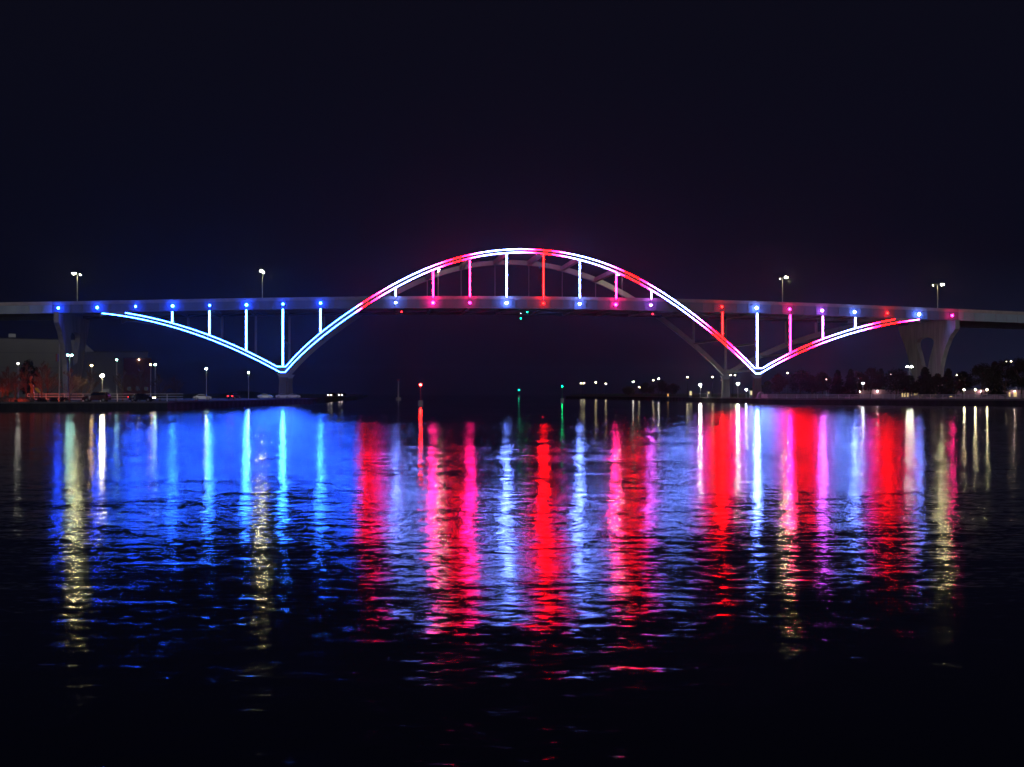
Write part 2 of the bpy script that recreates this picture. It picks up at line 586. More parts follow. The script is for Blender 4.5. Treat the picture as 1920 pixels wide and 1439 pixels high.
# ---- hanger stations
node_px = [(109, 578), (182, 577), (254, 575), (323.5, 574), (393, 573), (462, 572), (530.5, 570.5), (601, 568.8), (671.5, 568.3), (742, 568), (812, 568), (881, 568),
           (950, 568.5), (1019, 569), (1087, 570), (1155, 571.5), (1221, 572.5), (1288.5, 574), (1354, 575.5), (1419, 578), (1481, 580), (1542, 582.8), (1603, 585.5),
           (1664.5, 587.5), (1724, 590), (1786, 592)]
ncol = ['blue'] * 8 + [None, 'white', 'magenta', 'magenta', 'white', 'red', 'white', 'magenta', 'purple', None, 'red', 'white', 'magenta', 'purple', 'white', 'red', 'white', 'magenta']
stations = [on_bridge(px, py, 0)[0] for px, py in node_px]
for i, u in enumerate(stations):        # floor beams
    g = MB()
    zb, zt = zbot(u), ztop(u)
    g.box((u - .12, DW0 + .62, zb + .2), (u + .12, DW1 - .62, zt - 1.93), lambda q: bw(q.x, q.y, q.z))
    g.box((u - .45, DW0 + .62, zb + .03), (u + .45, DW1 - .62, zb + .17), lambda q: bw(q.x, q.y, q.z))
    bpart(g, 'floor_beam', M['steel'])
for i in range(len(stations) - 1):      # lateral bracing
    a, b = stations[i], stations[i + 1]
    g = MB()
    za, zb2 = zbot(a) + .45, zbot(b) + .45
    g.beam(bw(a + .6, 2.4, za), bw(b - .6, 21.9, zb2), .35, .3)
    g.beam(bw(a + .6, 42.6, za), bw(b - .6, 23.1, zb2), .35, .3)
    bpart(g, 'lateral_brace', M['steel'])

# ---- rib profile
RF = -1.05                                # plane of the light strips
def conv(l, w=RF):
    return [on_bridge(x, y, w) for x, y in l]
L_up = conv([(235, 587), (300, 600.4), (323, 606), (393, 629.3), (462, 658.3), (519, 687.7)])
L_lo = conv([(191, 587.8), (235, 594), (300, 606.9), (323, 613), (393, 636.3), (462, 666.3), (525, 698.3)])
M_up = conv([(536, 687.7), (601, 625), (638, 596), (676, 570.3), (742, 531.5), (777, 514), (812, 498.7), (860, 483), (881, 478), (915, 472), (950, 468.7), (980, 467), (1019, 469.2), (1050, 473.2), (1087, 480.5), (1120, 490), (1155, 501.9), (1190, 518), (1221, 535.3), (1260, 560), (1310, 598), (1354, 631.8), (1415, 690.8)])
M_lo = conv([(534.5, 698.3), (601, 634.5), (638, 606), (677, 579), (742, 539.8), (777, 521.5), (812, 506.3), (860, 490.3), (881, 485), (915, 478.3), (950, 474.6), (980, 473.2), (1019, 475.2), (1050, 480), (1087, 488), (1120, 497.5), (1155, 510.5), (1190, 526.5), (1221, 544), (1260, 568.2), (1310, 607), (1354, 640.5), (1416.7, 700.8)])
R_up = conv([(1430, 690.8), (1481, 662.5), (1542, 636.6), (1603, 616), (1664, 601.8), (1678, 598.8)])
R_lo = conv([(1425, 700.8), (1481, 670), (1542, 644), (1603, 623.7), (1664, 608.6), (1723.5, 599.4)])
def fit(pts, deg):
    x = np.array([p[0] for p in pts]); y = np.array([p[1] for p in pts])
    c0, s0 = x.mean(), (x.max() - x.min()) / 2
    wt = np.ones(len(x)); wt[0] = wt[-1] = 6
    p = np.polyfit((x - c0) / s0, y, deg, w=wt)
    return lambda u: float(np.polyval(p, (u - c0) / s0))
fLu, fLl, fMu, fMl, fRu, fRl = fit(L_up, 3), fit(L_lo, 3), fit(M_up, 8), fit(M_lo, 8), fit(R_up, 3), fit(R_lo, 3)
def line_pts(pts, f, n):
    a, b = pts[0][0], pts[-1][0]
    return [(u, f(u)) for u in np.linspace(a, b, n)]
UP = line_pts(L_up, fLu, 22) + line_pts(M_up, fMu, 64) + line_pts(R_up, fRu, 20)
LO = line_pts(L_lo, fLl, 24) + line_pts(M_lo, fMl, 64) + line_pts(R_lo, fRl, 22)
up_u = [p[0] for p in UP]; up_z = [p[1] for p in UP]
lo_u = [p[0] for p in LO]; lo_z = [p[1] for p in LO]
zu = lambda u: interp(up_u, up_z, u)
zl = lambda u: interp(lo_u, lo_z, u)

# arch colours by photo column
acol = [(0, CB), (668, CB), (674, (.05, .08, .9)), (679, CR), (694, CR), (707, CM), (724, CP), (742, CW), (790, CW), (812, CP), (829, CM), (841, CR), (872, CR), (883, CM), (893, CP), (912, CW), (962, CW), (984, CP),
        (998, CM), (1007, CR), (1034, CR), (1047, CM), (1060, CP), (1078, CW), (1122, CW), (1146, CP), (1160, CM), (1170, CR), (1203, CR), (1213, CM), (1224, CP), (1246, CW), (1290, CW), (1312, CP), (1326, CM),
        (1335, CR), (1368, CR), (1378, CM), (1392, CP), (1408, CW), (1440, CW), (1462, CP), (1478, CM), (1489, CR), (1523, CR), (1532, CM), (1548, CP), (1572, CW), (1606, CW), (1624, CP), (1638, CM), (1645, CR), (1690, CR), (1700, CM), (1722, CP), (2000, CP)]
ax = [a for a, _ in acol]
def px_of(p):
    d = Vector(p) - Vector((0, 0, CAMZ))
    return 960 + F * d.x / (d.y * math.cos(PITCH) + d.z * math.sin(PITCH))
def arch_colour(p):
    x = px_of(p)
    return tuple(interp(ax, [c[k] for _, c in acol], x) for k in range(3))

def led_strip(line, wid, parent, name, m):
    """thin diamond-section tube, one colour value per station"""
    mb = MB()
    pts = [bw(u, RF, z) for u, z in line]
    n = len(pts)
    for i, p in enumerate(pts):
        d = (pts[min(i + 1, n - 1)] - pts[max(i - 1, 0)]).normalized()
        a = Vector((ST, -CT, 0))        # toward the camera side
        b = d.cross(a).normalized()
        for s in ((0, 1), (1, 0), (0, -1)):
            mb.v.append(tuple(p + a * s[0] * wid * .12 + b * s[1] * wid * .5))
    for i in range(n - 1):
        for k in range(2):
            mb.f.append((3 * i + k, 3 * i + k + 1, 3 * i + 4 + k, 3 * i + 3 + k))
        mb.f.append((3 * i + 2, 3 * i, 3 * i + 3, 3 * i + 5))
    mb.f.append((0, 1, 2)); mb.f.append((3 * n - 1, 3 * n - 2, 3 * n - 3))
    me = bpy.data.meshes.new(name)
    me.from_pydata(mb.v, [], mb.f)
    at = me.color_attributes.new('led_colour', 'FLOAT_COLOR', 'POINT')
    for i, v in enumerate(me.vertices):
        c = arch_colour(v.co)
        at.data[i].color = (*c, 1)
    me.materials.append(m)
    me.materials.append(M['darkmetal'])
    for f_ in me.polygons:
        if f_.index < 3 * (n - 1) and f_.index % 3 == 2:
            f_.material_index = 1      # dark back of the fixture
    o = bpy.data.objects.new(name, me)
    COL.objects.link(o)
    o.parent = parent
    return o

def rib_mesh(wc, lo_cut=None):
    mb = MB()
    a, b = lo_u[0] - .8, lo_u[-1] + .8
    uu = sorted(set(list(np.linspace(a, b, 150)) + [L_up[-1][0], L_lo[-1][0], M_up[0][0], M_lo[0][0], M_up[-1][0], M_lo[-1][0], R_up[0][0], R_lo[0][0]]))
    def cr(u):
        z1, z0 = zu(u) + .28, zl(u) - .28
        if u < up_u[0]: z1 = max(z0 + 1.0, min(zbot(u) - .05, z0 + 1.8 + .3))
        if u > up_u[-1]: z1 = max(z0 + 1.0, min(zbot(u) - .05, z0 + 1.8 + .3))
        if u < lo_u[0] or u > lo_u[-1]:
            z0 = zbot(u) - 1.9; z1 = zbot(u) - .05
        return [(wc - .9, z0), (wc + .9, z0), (wc + .9, z1), (wc - .9, z1)]
    sweep(mb, uu, cr)
    return mb
rib_near = bpart(rib_mesh(0.0), 'arch_rib', M['rib'], label='near arch rib edged by two continuous light strips')
rib_far = bpart(rib_mesh(45.0), 'arch_rib', M['rib'], label='unlit far arch rib')
STW = 0.30
for ln, nm in ((UP, 'light_strip'), (LO, 'light_strip')):
    led_strip(ln, STW, rib_near, nm, M['arch_led'])

# ---- hangers and spandrel posts, near and far
hang_px = {3: (585, 604), 4: (583, 627.5), 5: (581.5, 656), 6: (580, 685.5), 7: (579, 622.5), 9: (541.5, 556), 10: (508.5, 557), 11: (488, 556), 12: (477, 557), 13: (477.5, 557),
           14: (490, 558.5), 15: (512, 560), 16: (546, 561), 18: (586, 629), 19: (588, 688.5), 20: (591, 660), 21: (593.5, 634.5), 22: (596, 614)}
for i, u in enumerate(stations):
    above = zl(u) > ztop(u)
    for w in (0.0, 45.0):
        mb = MB()
        if i in hang_px:
            if above:
                mb.tube([bw(u, w, zl(u) - .25), bw(u, w, ztop(u) - 3.0)], .11 if w else .16, 6)
                hname = 'hanger'
            else:
                mb.box((u - .45, w - .45, zu(u) + .25), (u + .45, w + .45, zbot(u) - .02), lambda q: bw(q.x, q.y, q.z))
                hname = 'spandrel_post'
            h = bpart(mb, hname, M['rib'])
            if w == 0.0:
                a, b = hang_px[i]
                _, z1 = on_bridge(node_px[i][0], a, -.6)
                _, z0 = on_bridge(node_px[i][0], b, -.6)
                s = MB()
                s.box((u - .17, -.62 if above is False else -.42, z0), (u + .17, -.5 if above is False else -.25, z1), lambda q: bw(q.x, q.y, q.z))
                s.build('light_strip', glow('hanger_led_' + ncol[i], None, 0), h)['label'] = LEDNAME[ncol[i]] + ' light strip'
    if ncol[i]:                         # node flood light on an outrigger in front of the girder
        f = MB()
        _, zz = on_bridge(node_px[i][0], node_px[i][1], .3)
        f.box((u - .35, .45, zz - .35), (u + .35, 1.19, zz + .35), lambda q: bw(q.x, q.y, q.z))
        fl = bpart(f, 'flood_light', M['darkmetal'])
        s = MB(); s.ball(bw(u, .28, zz), .50 + .08 * math.sin(i * 2.7), 8, 5)
        s.build('lens', glow('node_led_' + ncol[i], None, 0), fl, smooth=True)

# ---- transverse struts between the ribs
for i in range(9, 17):
    u = stations[i]
    zc = (zu(u) + zl(u)) / 2
    if zc < ztop(u) + 4: continue
    g = MB()
    g.box((u - .8, .92, zc - .85), (u + .8, 44.08, zc + .85), lambda q: bw(q.x, q.y, q.z))
    bpart(g, 'cross_strut', M['rib'])
for i in (4, 5, 6, 7, 18, 19, 20, 21):
    u = stations[i]
    zs = [zl(u) + 1.2] if i not in (6, 19) else [zl(u) + 1.3, (zl(u) + zbot(u)) / 2]
    for zc in zs:
        g = MB()
        g.box((u - .35, .92, zc - .35), (u + .35, 44.08, zc + .35), lambda q: bw(q.x, q.y, q.z))
        bpart(g, 'cross_strut', M['rib'])

# ---- main piers under the knuckles: gusset, cap, tapered fluted column
for i in (6, 19):
    u = stations[i]
    zk = min(zl(L_lo[-1][0]), zl(M_lo[0][0])) if i == 6 else min(zl(M_lo[-1][0]), zl(R_lo[0][0]))
    for w in (0.0, 45.0):
        col = MB()
        zt_ = zk - 1.9
        col.box((u - 1.75, w - 1.75, zt_ - .55), (u + 1.75, w + 1.75, zt_), lambda q: bw(q.x, q.y, q.z))
        for s in (-1, 1):
            for s2 in (-1, 1):
                pass
        a, b = 1.35, 1.55
        p8 = [bw(u + sx * b, w + sy * b, LAND - .3) for sx, sy in ((-1, -1), (1, -1), (1, 1), (-1, 1))] + [bw(u + sx * a, w + sy * a, zt_ - .56) for sx, sy in ((-1, -1), (1, -1), (1, 1), (-1, 1))]
        col.quad_box(p8)
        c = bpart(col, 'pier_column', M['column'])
        g = MB()
        prof = [(-.9, zt_ + .01), (.9, zt_ + .01), (5.2, zk + 3.1), (4.4, zk + 3.6), (0, zk - .1), (-4.2, zk + 4.2), (-5.0, zk + 3.6)]
        prof = [(-1.2, zt_ + .01), (1.2, zt_ + .01), (2.4, zk - .31), (-2.4, zk - .31)]
        g.prism(prof, lambda a_, z: bw(u + a_, w - .7, z), lambda a_, z: bw(u + a_, w + .7, z))
        g.build('gusset', M['steel'], c)

# ---- approach piers (transverse frames with a teardrop opening)
rp_out_r = [(1800.5, 606), (1800.5, 617), (1790, 634), (1782, 656), (1777, 675), (1774, 690), (1772, 712), (1771, 742)]
rp_in_r = [(1752, 693), (1753, 681), (1757.7, 661.5), (1762, 646), (1762.5, 640), (1759, 635), (1751, 633), (1741, 633.5), (1733, 637), (1730, 643), (1730.5, 650), (1735, 665), (1740, 687)]
rp_out_l = [(1738, 742), (1728, 720), (1718, 695), (1713, 671), (1707, 650), (1698, 630), (1694, 617), (1694, 606)]
uR = stations[25] - .5
def to_wz(px, py, u):
    # ray with the plane at station u
    d = ray(px, py)
    o = Vector((OX + u * CT, OY + u * ST))
    t = (o.x * CT + o.y * ST) / (d.x * CT + d.y * ST)
    x, y, z = d.x * t, d.y * t, CAMZ + d.z * t
    return ((x - o.x) * -ST + (y - o.y) * CT, z)
def wz_fix(px, py, u):
    w_near = 3.0
    # linear map from photo column to position across the bridge, then height by depth
    x0 = px_of(bw(u, -1.5, 20)); x1 = px_of(bw(u, 46.5, 20))
    w = -1.5 + (px - x0) / (x1 - x0) * 48
    p = bw(u, w, 0)
    return (w, at_depth(px, py, p.y).z)
def approach_pier(u, dz, zbase):
    mb = MB()
    xs = lambda l: [wz_fix(px - 6, py, uR) for px, py in l]
    o_r, inn, o_l = xs(rp_out_r), xs(rp_in_r), xs(rp_out_l)
    # split into strips so that the opening stays open
    topz = zbot(u) - .03
    def sh(l): return [(w, max(zbase, z + dz)) for w, z in l]
    o_r, inn, o_l = sh(o_r), sh(inn), sh(o_l)
    o_r[0] = (o_r[0][0], topz); o_l[-1] = (o_l[-1][0], topz)
    outer = o_r + [(o_r[-1][0], zbase)] + [(o_l[0][0], zbase)] + o_l
    bm = bmesh.new()
    def ring(pts, off):
        return [bm.verts.new(bw(u + off, w, z)) for w, z in pts]
    T = 0.9
    for off in (-T, T):
        a = ring(outer, off); b = ring(inn, off)
        ea = [bm.edges.new((a[i], a[(i + 1) % len(a)])) for i in range(len(a))]
        eb = [bm.edges.new((b[i], b[(i + 1) % len(b)])) for i in range(len(b))]
        bmesh.ops.triangle_fill(bm, edges=ea + eb, use_beauty=True)
        if off < 0: a0, b0 = a, b
    for p, q in ((a0, a), (b0, b)):
        for i in range(len(p)):
            j = (i + 1) % len(p)
            bm.faces.new((p[i], p[j], q[j], q[i]))
    bmesh.ops.recalc_face_normals(bm, faces=bm.faces)
    me = bpy.data.meshes.new('approach_pier')
    bm.to_mesh(me); bm.free()
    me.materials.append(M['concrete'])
    o = bpy.data.objects.new('approach_pier', me)
    COL.objects.link(o)
    o.parent = BR
    o.matrix_parent_inverse = Matrix.Translation(-BR.location)
    return o
approach_pier(uR, 0, LAND - .3)
approach_pier(stations[0] + .5, zbot(stations[0]) - zbot(uR), LAND - .3)

# ---- navigation lights hung from the girder
def nav(px, py, colr, name, w=1.5, r=.3):
    u, z = on_bridge(px, py, w)
    g = MB(); g.tube([bw(u, w, z + .3), bw(u, w, zbot(u) - .01)], .07, 6); g.box((u - .25, w - .25, z + .2), (u + .25, w + .25, z + .4), lambda q: bw(q.x, q.y, q.z))
    o = bpart(g, 'navigation_light', M['darkmetal'])
    s = MB(); s.ball(bw(u, w, z), r, 8, 5)
    s.build('lens', glow(name, colr, 25), o)
nav(753, 585, (1, .01, .02), 'nav_red', .6, .28)
nav(1224, 589, (1, .01, .02), 'nav_red', .6, .28)
nav(988.5, 585.5, (.0, 1, .35), 'nav_green', .6, .22)
nav(976.5, 597.5, (.0, 1, .35), 'nav_green', 1.9, .22)
nav(976.5, 588, (.6, .8, 1), 'nav_white', .9, .09)

# ---- street lamps on the deck
def lamp_material(name, c, s):
    return glow(name, c, s)
LM_W = glow('road_lamp_glow', (.95, .88, .42), 340)
def deck_lamp(px_pole, py_head, w, heads, label):
    u, z = on_bridge(px_pole, py_head, w)
    base = ztop(u) - 1.14
    root = empty('street_lamp', bw(u, w, base), TH, label, 'street lamp', 'street lamps along the bridge deck')
    H = z - base
    g = MB(); g.tube([(0, 0, 0), (0, 0, .9)], [.22, .2], 8); g.tube([(0, 0, .9), (0, 0, H + .1)], [.15, .09], 8)
    g.build('pole', M['galv'], root)
    for hx, hy, hz, r in heads:
        a = MB(); a.tube([(0, 0, H), (hx * .5, hy * .5, H + hz + .22), (hx, hy, H + hz + .25)], .06, 6)
        a.build('arm', M['galv'], root)
        h = MB(); h.box((hx - .45, hy - .2, H + hz + .14), (hx + .45, hy + .2, H + hz + .34))
        hd = h.build('lamp_head', M['darkmetal'], root)
        s = MB(); s.ball((hx, hy, H + hz), r, 10, 6, 1.2, 1, .55)
        s.build('lens', LM_W, hd, smooth=True)
deck_lamp(145, 514, 22, [(-.8, -2.2, 0, .52), (.7, 2.2, -.2, .24)], 'double-headed street lamp at the left end of the deck, above the left concrete pier')
deck_lamp(492, 509.5, 22, [(-.3, -2.2, 0, .50), (.4, 2.2, -.3, .18)], 'street lamp on the deck above the left main pier knuckle')
deck_lamp(821.5, 506, 22, [(0, -2.2, 0, .34), (.4, 2.2, -.3, .2)], 'street lamp under the left shoulder of the arch')
deck_lamp(1166.5, 512, 30, [(-.3, -2.2, 0, .22), (-.5, 6.0, -.2, .36)], 'street lamp under the right shoulder of the arch')
deck_lamp(1467, 521, 22, [(.9, -2.2, 0, .52), (-.3, 2.2, -.3, .10)], 'street lamp on the deck above the right main pier knuckle')
deck_lamp(1758, 535, 22, [(1.1, -2.2, .1, .50), (-1.2, 2.2, 0, .10)], 'street lamp at the right end of the deck, above the right concrete pier')

exec_end = None
# ================================================================== BANK FURNITURE
def bank_lamp(px, py, Y, colr, cname, strength, r, label, heads=1, group='lamps on the banks', hide_pole=False, span=.9):
    p = at_depth(px, py, Y)
    root = empty('street_lamp', (p.x, p.y, LAND), 0, label, 'street lamp', group)
    H = p.z - LAND
    g = MB(); g.tube([(0, 0, 0), (0, 0, H + .15)], [.14, .08], 8)
    g.build('pole', M['galv' if strength > 50 else 'darkmetal'], root)
    xs = [0] if heads == 1 else [-span, span]
    for x in xs:
        if heads > 1:
            a = MB(); a.tube([(0, 0, H + .1), (x, 0, H + .18)], .05, 6); a.build('arm', M['galv'], root)
        h = MB(); h.box((x - r * 1.3, -.25, H + r * .55 + .02), (x + r * 1.3, .25, H + r * .55 + .16))
        hd = h.build('lamp_head', M['darkmetal'], root)
        s = MB(); s.ball((x, -.1, H), r, 8, 5, 1, 1, .6)
        s.build('lens', glow(cname, colr, strength), hd, smooth=True)
    return root
WARM, TEAL, NEUT, GRN, AMB = (1, .85, .5), (.45, 1, .85), (1, .95, .8), (.75, 1, .72), (1, .62, .22)
GL = 'street lamps on the left bank'
bank_lamp(34, 682, 420, NEUT, 'lamp_dim_white', 60, .3, 'small white lamp in front of the dark evergreen on the left bank', group=GL)
bank_lamp(131, 666.5, 380, TEAL, 'lamp_teal', 80, .36, 'twin-headed teal-white lamp between the legs of the left concrete pier', 2, group=GL, span=.55)
bank_lamp(172, 685.5, 400, AMB, 'lamp_amber', 110, .34, 'amber lamp above the green tree left of the brightest bank lamp', group=GL)
bank_lamp(192, 705, 322, WARM, 'lamp_bright_warm', 300, .5, 'brightest warm lamp on the left bank, beside the red car', group=GL)
bank_lamp(219, 675, 400, TEAL, 'lamp_teal', 80, .26, 'teal lamp in front of the long grey building', group=GL)
bank_lamp(291, 684, 390, TEAL, 'lamp_teal', 80, .33, 'teal lamp just right of the dark red building', group=GL)
bank_lamp(282.5, 684, 430, AMB, 'lamp_amber', 110, .22, 'small amber lamp at the corner of the dark red building', group=GL)
bank_lamp(387, 692, 420, GRN, 'lamp_green_white', 110, .38, 'greenish white lamp in the middle of the dark left bank', group=GL)
bank_lamp(466, 699, 460, GRN, 'lamp_green_white', 110, .3, 'greenish lamp near the left main pier', group=GL)
GR = 'street lamps on the right bank'
bank_lamp(1313, 722, 575, NEUT, 'lamp_bright_white', 420, .55, 'bright white park lamp left of the far pier column', group=GR)
bank_lamp(1383.5, 720, 575, GRN, 'lamp_bright_green', 420, .55, 'bright greenish park lamp right of the far pier column', group=GR)
bank_lamp(1399, 731, 560, (.7, .85, 1), 'lamp_blue_white', 160, .4, 'small bluish lamp right of the bright greenish park lamp', group=GR)
bank_lamp(1289, 707.5, 700, WARM, 'lamp_small_warm', 28, .4, 'tall lamp with a bent arm left of the bright white park lamp', group=GR)
bank_lamp(1336, 707.5, 700, WARM, 'lamp_small_warm', 28, .4, 'tall lamp between the bright white lamp and the far pier column', group=GR)
bank_lamp(1374, 704, 640, WARM, 'lamp_small_warm', 28, .32, 'tall twin lamp just right of the far pier column', 2, group=GR, span=1.1)
bank_lamp(1092, 719, 1100, WARM, 'lamp_small_warm', 28, .5, 'leftmost twin lamp of the far right bank', 2, group=GR, span=1.2)
bank_lamp(1117, 717.5, 1100, WARM, 'lamp_small_warm', 28, .6, 'second lamp from the left on the far right bank', group=GR)
bank_lamp(1136, 720, 1100, WARM, 'lamp_small_warm', 28, .6, 'third lamp from the left on the far right bank', group=GR)
bank_lamp(1187, 716.5, 1000, NEUT, 'lamp_dim_white', 18, .5, 'dim white lamp over the dark trees of the far right bank', group=GR)
bank_lamp(1198.5, 726.5, 1000, WARM, 'lamp_small_warm', 28, .6, 'low warm lamp among the dark trees of the far right bank', group=GR)
bank_lamp(1225, 713.5, 900, WARM, 'lamp_small_warm', 28, .45, 'warm lamp on the left of a close pair over the far trees', group=GR)
bank_lamp(1235, 710.5, 900, NEUT, 'lamp_dim_white', 18, .45, 'dim lamp on the right of a close pair over the far trees', group=GR)
bank_lamp(1477, 700, 560, WARM, 'lamp_small_warm', 28, .34, 'lamp shining over the leftmost round tree of the park', group=GR)
bank_lamp(1526.5, 711.5, 540, (.8, 1, .8), 'lamp_mid_green', 80, .42, 'greenish lamp between two dark round park trees', group=GR)
bank_lamp(1549.5, 711, 560, WARM, 'lamp_mid_warm', 60, .38, 'warm lamp right of the greenish lamp among the park trees', group=GR)
bank_lamp(1618, 719, 470, (.85, .95, 1), 'lamp_mid_white', 80, .4, 'white lamp at the left edge of the reddish tree', group=GR)
bank_lamp(1670.5, 702.5, 470, WARM, 'lamp_small_warm', 28, .26, 'small warm lamp at the top of the round dark tree', group=GR)
bank_lamp(1705.3, 688, 520, (.95, 1, .75), 'lamp_tall_twin', 190, .4, 'tall twin-headed lamp left of the right concrete pier', 2, group=GR, span=.85)
bank_lamp(1793.5, 704, 520, WARM, 'lamp_small_warm', 28, .26, 'small lamp right of the right concrete pier above the conifers', group=GR)
bank_lamp(1891, 678, 520, WARM, 'lamp_small_warm', 28, .28, 'twin lamp shining through the tall trees at the right edge', 2, group=GR, span=1.0)
bank_lamp(1872, 706, 470, WARM, 'lamp_small_warm', 28, .24, 'small lamp in the middle of the tall dark trees at the right edge', group=GR)
for px, lab in ((1807.5, 'leftmost short promenade lamp of three between the tree trunks'), (1828.5, 'middle short promenade lamp of three between the tree trunks'), (1850.5, 'rightmost short promenade lamp of three between the tree trunks')):
    bank_lamp(px, 731, 436, WARM, 'lamp_prom', 160, .28, lab, group='short promenade lamps')

# fences
def fence(pts, n_rails, h, step, m, label, name='railing', r=.065):
    root = empty(name, (0, 0, 0), 0, label, 'railing')
    rails = [MB() for _ in range(n_rails)]
    for a, b in zip(pts[:-1], pts[1:]):
        for k in range(n_rails):
            z = LAND + h * (k + 1) / n_rails
            rails[k].beam((a.x, a.y, z), (b.x, b.y, z), .07, r * 2)
    for k in range(n_rails):
        rails[k].build('rail', m, root)
    proto = None
    for a, b in zip(pts[:-1], pts[1:]):
        L = (b - a).length
        n = max(1, int(L / step))
        for i in range(n):
            p = a.lerp(b, i / n)
            if proto is None:
                mb = MB(); mb.box((-.06, -.06, 0), (.06, .06, h + .06))
                proto = mb.build('post', m, root)
                o = proto
            else:
                o = proto.copy(); COL.objects.link(o); o.parent = root
            o.location = (p.x, p.y + .12, LAND)
    return root
fr_pts = [Vector((p.x, p.y + 1.6, 0)) for p in right_shore[4:8]]
fence(fr_pts, 4, 1.5, 4.2, M['railpaint'], 'white four-rail railing along the right quay in front of the park trees')
fl_pts = [Vector((p.x, p.y + 17, 0)) for p in left_shore[1:4]]
fence(fl_pts, 3, 1.9, 4.0, M['railpaint'], 'pale three-rail railing behind the parked cars on the left bank')

# trees -------------------------------------------------------------
def branchy(seed, H, spread, r0=.16):
    """leader with side branches, twigs and twiglets along its whole height"""
    rnd = random.Random(seed)
    trunk, tw = MB(), MB()
    tips = []
    lean = Vector((rnd.uniform(-.06, .06), rnd.uniform(-.06, .06), 0))
    axis = [Vector((0, 0, -.1))]
    for k in range(6):
        axis.append(axis[-1] + Vector((rnd.uniform(-.1, .1), rnd.uniform(-.1, .1), H / 6.2)) + lean)
    trunk.tube(axis, [r0 * (1 - .14 * k) for k in range(7)], 6, cap=False)
    def twig(p, d, L, r, lvl):
        d1 = (d + Vector((rnd.uniform(-.2, .2), rnd.uniform(-.2, .2), rnd.uniform(0, .3)))).normalized()
        q = p + d * (L * .5)
        e = q + d1 * (L * .5)
        tw.tube([p, q, e], [r, r * .75, r * .45], 3, cap=False)
        if lvl == 0:
            tips.append(e)
            return
        for k in range(4 + lvl):
            t = rnd.uniform(.25, 1)
            s = p.lerp(q, t * 2) if t < .5 else q.lerp(e, t * 2 - 1)
            a = rnd.uniform(0, 6.28)
            nd = (d1 + Vector((math.cos(a), math.sin(a), rnd.uniform(-.1, .6))) * .75).normalized()
            twig(s, nd, L * rnd.uniform(.35, .6), r * .6, lvl - 1)
    n = 20
    for k in range(n):
        t = .16 + .82 * (k + rnd.random()) / n
        i0 = min(5, int(t * 6))
        s = axis[i0].lerp(axis[i0 + 1], t * 6 - i0)
        a = rnd.uniform(0, 6.28)
        L = H * spread * (1.05 - t) * rnd.uniform(.7, 1.15) + .4
        d = Vector((math.cos(a), math.sin(a), rnd.uniform(.5, 1.3))).normalized()
        twig(s, d, L, r0 * .42, 2)
    return trunk, tw, tips

def leaves(mb, centres, n, rad, size, rnd):
    for c in centres:
        for _ in range(n):
            v = Vector((rnd.gauss(0, 1), rnd.gauss(0, 1), rnd.gauss(0, .8)))
            v = v.normalized() * rad * rnd.random() ** .45
            p = c + v
            a = Vector((rnd.uniform(-1, 1), rnd.uniform(-1, 1), rnd.uniform(-1, 1))).normalized()
            b = a.cross(Vector((rnd.uniform(-1, 1), rnd.uniform(-1, 1), rnd.uniform(-1, 1)))).normalized()
            s = size * rnd.uniform(.6, 1.3)
            k = len(mb.v)
            mb.v += [tuple(p - a * s), tuple(p + b * s * .6), tuple(p + a * s), tuple(p - b * s * .6)]
            mb.f.append((k, k + 1, k + 2, k + 3))

def bare_tree(loc, H, seed, label, group='bare trees on the left bank', m='twig', leaf=None, spread=.5):
    root = empty('bare_tree', loc, 0, label, 'tree', group)
    t, tw, tips = branchy(seed, H, spread, .17)
    t.build('trunk', M['bark'], root)
    cr = tw.build('crown', M[m], root)
    if leaf:
        lf = MB(); leaves(lf, tips[::5], 4, .3, .09, random.Random(seed))
        o = lf.build('leaf_clump', M[leaf], cr)
    return root

def round_tree(loc, H, Wd, seed, label, m='leaf', group='park trees on the right bank', base=.26, twin=False):
    rnd = random.Random(seed)
    root = empty('park_tree', loc, 0, label, 'tree', group)
    t = MB()
    hb = H * base
    lean = rnd.uniform(-.5, .5)
    t.tube([(0, 0, -.2), (lean * .3, 0, hb * .6), (lean, 0, hb * 1.3)], [.34, .25, .2], 7)
    if twin:
        t.tube([(0.1, 0, -.1), (Wd * .12, 0, hb * .7), (Wd * .25, 0, hb * 1.5)], [.28, .2, .12], 6)
    for k in range(7):
        a = rnd.uniform(0, 6.28)
        e = Vector((math.cos(a) * Wd * .3, math.sin(a) * Wd * .3, H * rnd.uniform(.55, .85)))
        t.tube([(lean * .8, 0, hb), Vector((lean, 0, hb * 1.2)).lerp(e, .5) + Vector((0, 0, .4)), e], [.16, .1, .04], 5)
    t.build('trunk', M['bark'], root)
    c = MB()
    cents = []
    n = 26
    for k in range(n):
        zf = rnd.uniform(0, 1)
        rr = math.sqrt(max(0.05, 1 - (2 * zf - .85) ** 2)) * Wd * .42
        a = rnd.uniform(0, 6.28)
        q = rr * math.sqrt(rnd.random()) 
        cents.append(Vector((math.cos(a) * q + lean, math.sin(a) * q, hb + (H - hb) * (.1 + .8 * zf))))
    leaves(c, cents, 170, Wd * .17, .26, rnd)
    c.build('crown', M[m], root)
    return root

